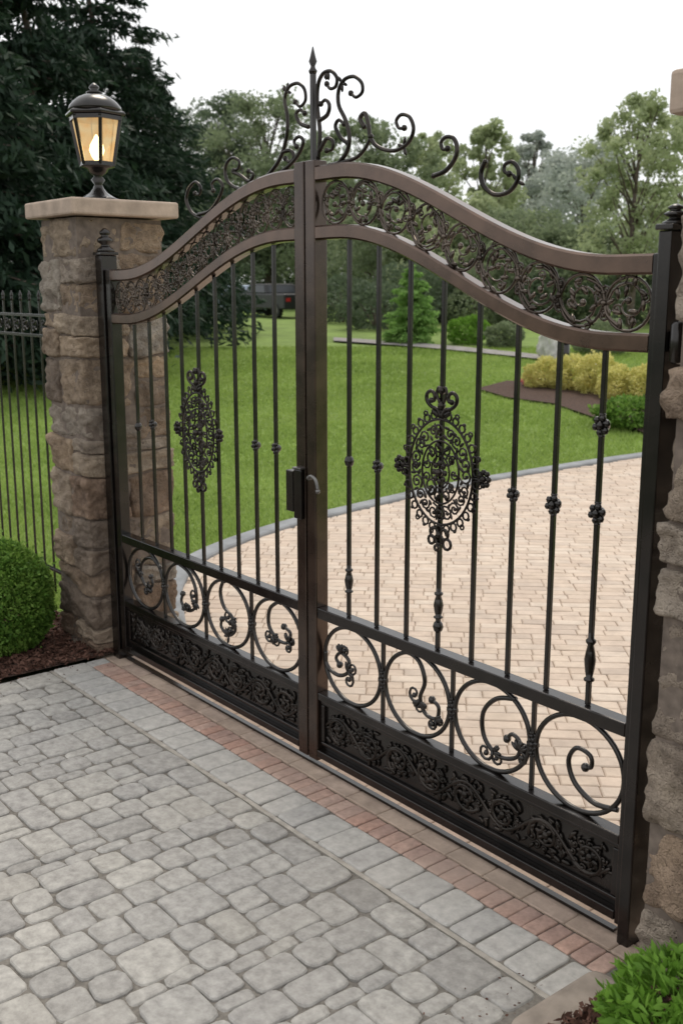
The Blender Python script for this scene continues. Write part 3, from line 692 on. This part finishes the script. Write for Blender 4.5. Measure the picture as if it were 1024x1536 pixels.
# ------------------------------------------------------------------ fence left
t=thing('iron_fence',(-2.4,.15,0),'black iron picket fence running left from the stone pillar','fence')
for z in (.23,1.80,1.93): MB().box(-7,-2.365,.138,.162,z-.010,z+.010).build('rail','iron',t,bevel=.002)
x=-2.47
while x>-7:
    MB().box(x-.006,x+.006,.163,.175,.06,2.02).build('picket','iron',t)
    MB().lathe(x,.169,[(2.021,.007),(2.03,.013),(2.04,.008),(2.055,.013),(2.07,.009),(2.09,.002)],8).build('picket_finial','iron',t,smooth=True)
    x-=.150
mb=MB(); x=-2.47
while x>-5.2:
    for s in (-1,1): curl(mb,x-.075,1.865+s*.012,.030,PI/2*s,s,.155,.0045)
    mb.tube(circ(x-.03,1.865,.02,.03,.155,10),.004,5,closed=True)
    x-=.150
mb.build('fence_scrollwork','iron',t,smooth=True)
# ------------------------------------------------------------------ plants
def bush(name,loc,rx,rz,n,l,w,mat,label,cat,group=None,lump=.12,nclump=40,depth=.22):
    t=thing(name,loc,label,cat,group); c=np.array(loc)+np.array((0,0,rz*.92))
    u=rng.normal(size=(n,3)); u/=np.linalg.norm(u,axis=1)[:,None]
    cd=rng.normal(size=(nclump,3)); cd/=np.linalg.norm(cd,axis=1)[:,None]
    d=(u@cd.T).max(1); rad=(1-lump)+lump*np.clip((d-.85)/.15,0,1)*2
    rad*=1-depth*rng.random(n)**2
    rad*=1+.09*np.maximum(rng.normal(size=n)-1.3,0)
    C=c+u*rad[:,None]*np.array((rx,rx,rz)); C=C[C[:,2]>loc[2]-.0]
    uu=(C-c)/np.array((rx,rx,rz))
    npmesh('foliage',leaves(C,l,w,outdir=uu*.8),4,mat,t)
    mb=MB()
    for k in range(5):
        a=k*1.3; mb.tube([(loc[0],loc[1],loc[2]-.02),(loc[0]+rx*.3*math.cos(a),loc[1]+rx*.3*math.sin(a),loc[2]+rz*.7),(loc[0]+rx*.6*math.cos(a),loc[1]+rx*.6*math.sin(a),loc[2]+rz*1.3)],[.02*rz/.4,.013*rz/.4,.006*rz/.4],6)
    mb.build('stem','bark',t)
    return t
bl=onT(14,985)
bush('boxwood_bush',(bl[0]-.12,bl[1]-.02,.0),.325,.335,26000,.014,.0075,'box','clipped round boxwood bush beside the left stone pillar','bush',nclump=110,lump=.09,depth=.4)
bush('leafy_bush',(2.36,-.47,0),.26,.175,6500,.024,.0075,'bright','bright green leafy bush in the bottom right corner','bush',lump=.3)
def limb(mb,p,q,r0,r1,k=5):
    p=Vector(p);q=Vector(q);P=[]
    for i in range(k+1):
        s=i/k; v=p.lerp(q,s); v+=Vector((random.uniform(-1,1),random.uniform(-1,1),0))*(q-p).length*.03*(0<i<k); P.append(v)
    mb.tube(P,[r0+(r1-r0)*i/k for i in range(k+1)],7,up=(1,.3,.1))
def decid(loc,H,W,n,mat,label,leafs=.10,clumps=60,low=.25,group=None,name='tree',cs=.15):
    t=thing(name,loc,label,'tree',group); x,y,z=loc
    mb=MB(); limb(mb,(x,y,z-.1),(x+random.uniform(-.2,.2),y,z+H*.6),H*.018,H*.008)
    limb(mb,(x,y,z+H*.58),(x,y,z+H*.93),H*.008,H*.002)
    cc=[]
    for k in range(clumps):
        s=random.random()**.8; zc=low+(1-low)*s*.95; 
        prof=math.sin(PI*min(1,(zc-low)/(1-low)*.82+.16))**.7
        rr=W/2*prof*math.sqrt(random.random())*random.choice((1,1,1.15)); a=random.uniform(0,2*PI)
        c=(x+rr*math.cos(a),y+rr*math.sin(a),z+H*zc); cc.append((c,W*cs*random.uniform(.5,1.2)*(1-.4*s)))
        if k%3==0: limb(mb,(x,y,z+H*max(.15,zc-.25)),c,H*.005,H*.0012,3)
    mb.build('trunk','bark',t,smooth=True)
    C=[];
    for c,r in cc:
        m_=int(n/clumps*random.uniform(.6,1.4)); u=rng.normal(size=(m_,3)); u/=np.linalg.norm(u,axis=1)[:,None]
        C.append(np.array(c)+u*(r*rng.random(m_)**.45)[:,None]*np.array((1,1,.8)))
    C=np.concatenate(C); npmesh('crown',leaves(C,leafs,leafs*.5),4,mat,t)
    return t
def conifer(loc,H,W,n,mat,label,leafl=.22,group=None,name='conifer',levels=34,low=.06,pw=.85,wd=.28):
    t=thing(name,loc,label,'tree',group); x,y,z=loc; mb=MB(); limb(mb,(x,y,z-.1),(x,y,z+H*.97),H*.02,H*.002,8)
    C=[];D=[]; br=[]
    for i in range(levels):
        s=low+(1-low)*(i+random.random())/levels
        for k in range(6):
            a=random.uniform(0,2*PI); L=W/2*((1-s)/(1-low))**pw*random.uniform(.6,1.2)+.02*W; br.append((s,a,L))
    tot=sum(b[2] for b in br)
    for s,a,L in br:
        m_=max(6,int(n*L/tot)); q=rng.random(m_)**.7
        sp=L*.14*(1.1-q*.6); px=q*L; dz=-.28*L*q**1.6+.10*L*q
        C.append(np.stack([x+math.cos(a)*px+rng.normal(size=m_)*sp,y+math.sin(a)*px+rng.normal(size=m_)*sp,z+H*s+dz-np.abs(rng.normal(size=m_))*sp*.9],1))
        D.append(np.tile(np.array((math.cos(a)*.8,math.sin(a)*.8,-.5)),(m_,1)))
        if s<.8 and random.random()<.5: limb(mb,(x,y,z+H*s),(x+math.cos(a)*L*.8,y+math.sin(a)*L*.8,z+H*s-.12*L),H*.004,H*.001,3)
    mb.build('trunk','bark',t,smooth=True)
    C=np.concatenate(C);D=np.concatenate(D); ok=C[:,2]>z+.02; npmesh('crown',leaves(C[ok],leafl,leafl*wd,outdir=D[ok]),4,mat,t); return t
def top(px,D,py):
    b=atD(px,D); return CAM[2]+(433-py)/1620.0*D*1.0-b[2]
for px,D,py,W,lab in ((55,24,-160,7.0,'tallest dark conifer behind the left fence, cut off by the top of the frame'),
                      (160,29,-90,8.4,'dark conifer rising right behind the lantern'),
                      (-40,20,-120,6.5,'dark conifer at the far left edge of the picture'),
                      (222,34,80,6.8,'shorter dark conifer at the right side of the dark conifer group')):
    random.seed(px+999); conifer(atD(px,D),top(px,D,py),W,29000,'con',lab,leafl=.14)
spec=[(285,62,185,8,'t3','dark round tree just right of the big conifers'),
 (335,64,158,7.5,'t3','dark upright tree above the arch of the left gate leaf'),
 (402,60,150,8,'t1','mid green tree behind the scrolls of the left gate leaf'),
 (470,58,215,7,'t1','green tree directly behind the spear rod'),
 (560,50,185,6.5,'t1','green tree behind the tall crest scrolls right of the spear'),
 (640,56,205,5,'t2','pale green tree behind the middle of the right arch'),
 (722,46,192,3.6,'t2','slender pale green tree between two crest scrolls'),
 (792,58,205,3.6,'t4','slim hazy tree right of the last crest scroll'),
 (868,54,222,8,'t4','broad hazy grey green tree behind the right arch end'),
 (945,34,152,3.9,'t2','tall light green tree near the right gate post'),
 (1035,36,165,5.0,'t2','light green tree partly hidden by the right pillar'),
 (780,40,320,6.5,'t1','low dark tree under the hazy trees on the right'),
 (690,42,300,6,'t2','low pale green tree behind the right arch'),
 (600,44,310,6,'t1','low green tree seen through the frieze of the right leaf'),
 (520,62,320,7,'t3','low dark tree behind the meeting stiles'),
 (400,62,300,8,'t3','low dark tree behind the parked vehicles'),
 (270,52,310,6.5,'t3','low dark tree left of the parked vehicles'),
 (870,38,345,6,'t1','low green tree behind the yellow shrubs')]
for px,D,py,W,mt,lab in spec:
    random.seed(px); decid(atD(px,D),top(px,D,py),W,11000 if W>5.5 else 8500,mt,lab,leafs=.12 if D>40 else .085,low=.12 if py>280 else .2,clumps=95)
C=[]
for k in range(260):
    px=-350+1650*random.random(); D=random.uniform(74,92); b=atD(px,D); tp=CAM[2]+(433-(275+30*math.sin(px*.021)+22*math.sin(px*.057)))/1620*D
    zc=b[2]+(tp-b[2]-1.2)*random.random()**.7; m_=170; u=rng.normal(size=(m_,3)); u/=np.linalg.norm(u,axis=1)[:,None]; C.append(np.array((b[0],b[1],zc))+u*(2.2*rng.random(m_)**.5)[:,None])
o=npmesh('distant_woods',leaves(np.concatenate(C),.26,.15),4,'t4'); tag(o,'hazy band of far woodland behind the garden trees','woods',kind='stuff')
for i in range(22):
    px=-30+i*50+random.uniform(-12,12)
    if 290<px<475: continue
    D=36+random.uniform(-1.5,2.5); b=atD(px,D)
    rx=random.uniform(.7,1.2); bush('garden_shrub',b,rx,random.uniform(.6,1.05),2600,.075,.04,random.choice(['t3','t1','t3','t2','t1']),'rounded shrub in the long hedge-like row at the far edge of the lawn','shrub','shrubs along the far edge of the lawn',lump=.25)
b=onT(617,515); conifer(b,2.1,1.5,16000,'cone','small cone shaped evergreen standing alone on the lawn',leafl=.05,levels=30,low=.02,pw=.42,wd=.5)
for px,py,rx,rz,mt,lab in ((700,515,.50,.36,'bright','light green rounded shrub right of the cone shaped evergreen'),(755,520,.42,.3,'t1','small dull green shrub on the far side of the garden path'),
                            (545,470,.7,.75,'t3','dark shrub left of the cone shaped evergreen'),(940,640,.45,.2,'box','low green ground cover mound in front of the yellow shrubs'),(900,530,.6,.4,'t1','mid green shrub behind the yellow shrubs')):
    bush('garden_shrub',onT(px,py),rx,rz,3500,.045,.022,mt,lab,'shrub',lump=.3)
ylab=['leftmost yellow green shrub in the mulch bed','yellow green shrub, second from left in the mulch bed','yellow green shrub in the middle of the mulch bed','yellow green shrub, second from right in the mulch bed','rightmost yellow green shrub in the mulch bed']
for i,(px,py) in enumerate(((818,583),(858,586),(895,592),(932,600),(968,603))):
    bush('yellow_shrub',onT(px,py),.34,.27+.03*(i%3),4500,.032,.015,'yel',ylab[i],'shrub',lump=.35)
bush('flowering_plant',onT(793,580),.13,.10,260,.03,.018,'pink','small pink flowering plant left of the yellow green shrubs','plant',lump=.4)
b=onT(822,540); mb=MB(); stone(mb,(b[0]-.25,b[0]+.25,b[1]-.18,b[1]+.18,b[2]-.05,b[2]+.70),5,n=10,amp=.05,pw=3); tag(mb.build('garden_boulder','boulder',smooth=True,loc=b),'pale upright garden boulder behind the yellow shrubs','boulder')
b=onT(846,548); t=thing('garden_bollard',b,'short black garden bollard beside the pale boulder','bollard')
MB().lathe(b[0],b[1],[(b[2],.10),(b[2]+.5,.10)],12).build('shaft','iron',t,smooth=True); MB().lathe(b[0],b[1],[(b[2]+.501,.12),(b[2]+.55,.12),(b[2]+.6,.05)],12).build('cap','iron',t,smooth=True)
# vehicles
def vehicle(name,loc,rot,label,cat,L,Wd,prof,cab,paint):
    t=thing(name,(0,0,0),label,cat); w=Wd/2
    def ext(mb,pts,y0,y1):
        n=len(pts); vs=[(x,y0,z) for x,z in pts]+[(x,y1,z) for x,z in pts]
        mb.add(vs,[tuple(range(n)),tuple(range(2*n-1,n-1,-1))]+[(i,n+i,n+(i+1)%n,(i+1)%n) for i in range(n)])
    mb=MB(); ext(mb,prof,-w,w); mb.build('body',paint,t,bevel=.06)
    n=len(cab); mb=MB(); vs=[]
    for s in (-1,1):
        for x,z in cab: vs.append((x,s*(w-.06-(z-cab[0][1])*.22),z))
    mb.add(vs,[tuple(range(n)),tuple(range(2*n-1,n-1,-1))]+[(i,n+i,n+(i+1)%n,(i+1)%n) for i in range(n)]); mb.build('cabin',paint,t,bevel=.05)
    z0=cab[0][1]+.05; z1=max(c[1] for c in cab)-.08; x0,x1=cab[0][0],cab[-1][0]; xt0,xt1=cab[1][0],cab[-2][0]
    def lerpx(xa,xb,z): 
        f=(z-cab[0][1])/(cab[1][1]-cab[0][1]); return xa+(xb-xa)*f
    for s in (-1,1):
        yb=lambda z: s*(w-.06-(z-cab[0][1])*.22+.006)
        xm=(x0+x1)/2
        for a,c in ((0,1),(1,2)):
            pa=[lerpx(x0,xt0,z0)+.1,lerpx(x0,xt0,z1)+.1] if a==0 else [xm+.05,xm+.05]
            pc=[lerpx(x1,xt1,z0)-.1,lerpx(x1,xt1,z1)-.1] if c==2 else [xm-.05,xm-.05]
            MB().add([(pa[0],yb(z0),z0),(pc[0],yb(z0),z0),(pc[1],yb(z1),z1),(pa[1],yb(z1),z1)],[(0,1,2,3)]).build('window','glass',t)
    for xa,xb,sg,nm in ((x0,xt0,-1,'rear_window'),(x1,xt1,1,'windscreen')):
        hw=w-.22; A=(lerpx(xa,xb,z0)+sg*.008,z0); B=(lerpx(xa,xb,z1)+sg*.008,z1)
        MB().add([(A[0],-hw,A[1]),(A[0],hw,A[1]),(B[0],hw-.1,B[1]),(B[0],-hw+.1,B[1])],[(0,1,2,3)]).build(nm,'glass',t)
    for xw in (prof[0][0]+.75,prof[0][0]+L-.8):
        for s in (-1,1):
            P=lambda r,y0,y1: [(xw+r*math.cos(2*PI*j/20),y,r*math.sin(2*PI*j/20)+.33) for y in (y0,y1) for j in range(20)]
            def cyl(r,y0,y1): 
                return MB().add(P(r,y0,y1),[(j,(j+1)%20,20+(j+1)%20,20+j) for j in range(20)]+[tuple(range(20)),tuple(range(39,19,-1))])
            wh=cyl(.33,s*(w-.2),s*(w+.01)).build('wheel','rubber',t); cyl(.19,s*(w-.1),s*(w+.018)).build('rim','steel',wh)
    for s in (-1,1):
        MB().box(prof[0][0]-.012,prof[0][0]+.05,s*(w-.2)-.12,s*(w-.2)+.12,.72,.88).build('tail_light','tail',t)
    t.location=loc; t.rotation_euler=(0,0,rot); t.scale=(.86,.86,.86); return t
hd=math.atan2(FW[1],FW[0])
car=[(-2.15,.28),(-2.15,.85),(-1.9,.98),(1.2,.95),(2.0,.75),(2.15,.5),(2.15,.28)]
vehicle('parked_car',atD(355,46),hd+PI*.60,'pale silver blue car parked behind the lawn, left of the black pickup','car',4.3,1.78,car,[(-1.75,.975),(-1.0,1.45),(.35,1.45),(1.15,.955)],'silver')
pk=[(-2.5,.38),(-2.5,1.05),(1.3,1.08),(2.4,.98),(2.5,.6),(2.5,.38)]
vehicle('parked_pickup',atD(408,43),hd+PI*.20,'black pickup truck parked behind the lawn, beside the silver blue car','truck',5.0,1.9,pk,[(-.9,1.06),(-.65,1.50),(.55,1.50),(1.2,1.075)],'blackpaint')
# ------------------------------------------------------------------ world / light
w=bpy.data.worlds.new('World'); S.world=w; w.use_nodes=True; nt=w.node_tree; nt.nodes.clear()
out=N(nt,'ShaderNodeOutputWorld'); sky=N(nt,'ShaderNodeTexSky'); sky.sky_type='NISHITA'; sky.sun_disc=False
el=math.radians(60)
sky.sun_elevation=el; sky.dust_density=3
b1=N(nt,'ShaderNodeBackground'); b1.inputs['Strength'].default_value=.12; nt.links.new(sky.outputs[0],b1.inputs[0])
tc=N(nt,'ShaderNodeTexCoord'); nz=N(nt,'ShaderNodeTexNoise'); nz.inputs['Scale'].default_value=1.6; nz.inputs['Detail'].default_value=5; nt.links.new(tc.outputs['Generated'],nz.inputs['Vector'])
rp_=ramp(nt,[(.3,(.92,.945,.97)),(.7,(1.0,.985,.96))]); nt.links.new(nz.outputs['Fac'],rp_.inputs['Fac'])
b2=N(nt,'ShaderNodeBackground'); b2.inputs['Strength'].default_value=1.22; nt.links.new(rp_.outputs['Color'],b2.inputs[0])
mx=N(nt,'ShaderNodeMixShader'); mx.inputs[0].default_value=.88; nt.links.new(b1.outputs[0],mx.inputs[1]); nt.links.new(b2.outputs[0],mx.inputs[2]); nt.links.new(mx.outputs[0],out.inputs[0])
sd=Vector((-.75*math.cos(el),.66*math.cos(el),math.sin(el))).normalized()
sky.sun_rotation=math.atan2(sd.x,sd.y)
ld=bpy.data.lights.new('Sun','SUN'); ld.energy=1.35; ld.angle=math.radians(22); ld.color=(1,.90,.76)
lo=bpy.data.objects.new('Sun',ld); COL.objects.link(lo); lo.rotation_euler=sd.to_track_quat('Z','Y').to_euler(); lo.location=(0,5,8)
# ------------------------------------------------------------------ camera
cd=bpy.data.cameras.new('Camera'); co=bpy.data.objects.new('Camera',cd); COL.objects.link(co)
cd.sensor_fit='VERTICAL'; cd.sensor_height=36; cd.lens=36*FPX/1536; cd.clip_end=3000; cd.clip_start=.05
co.location=CAM; co.rotation_euler=Vector((FW[0]*CT,FW[1]*CT,-ST)).to_track_quat('-Z','Y').to_euler()
cd.dof.use_dof=True; cd.dof.focus_distance=4.3; cd.dof.aperture_fstop=4.0
S.camera=co
S.view_settings.view_transform='Standard'; S.view_settings.look='None'; S.view_settings.exposure=0
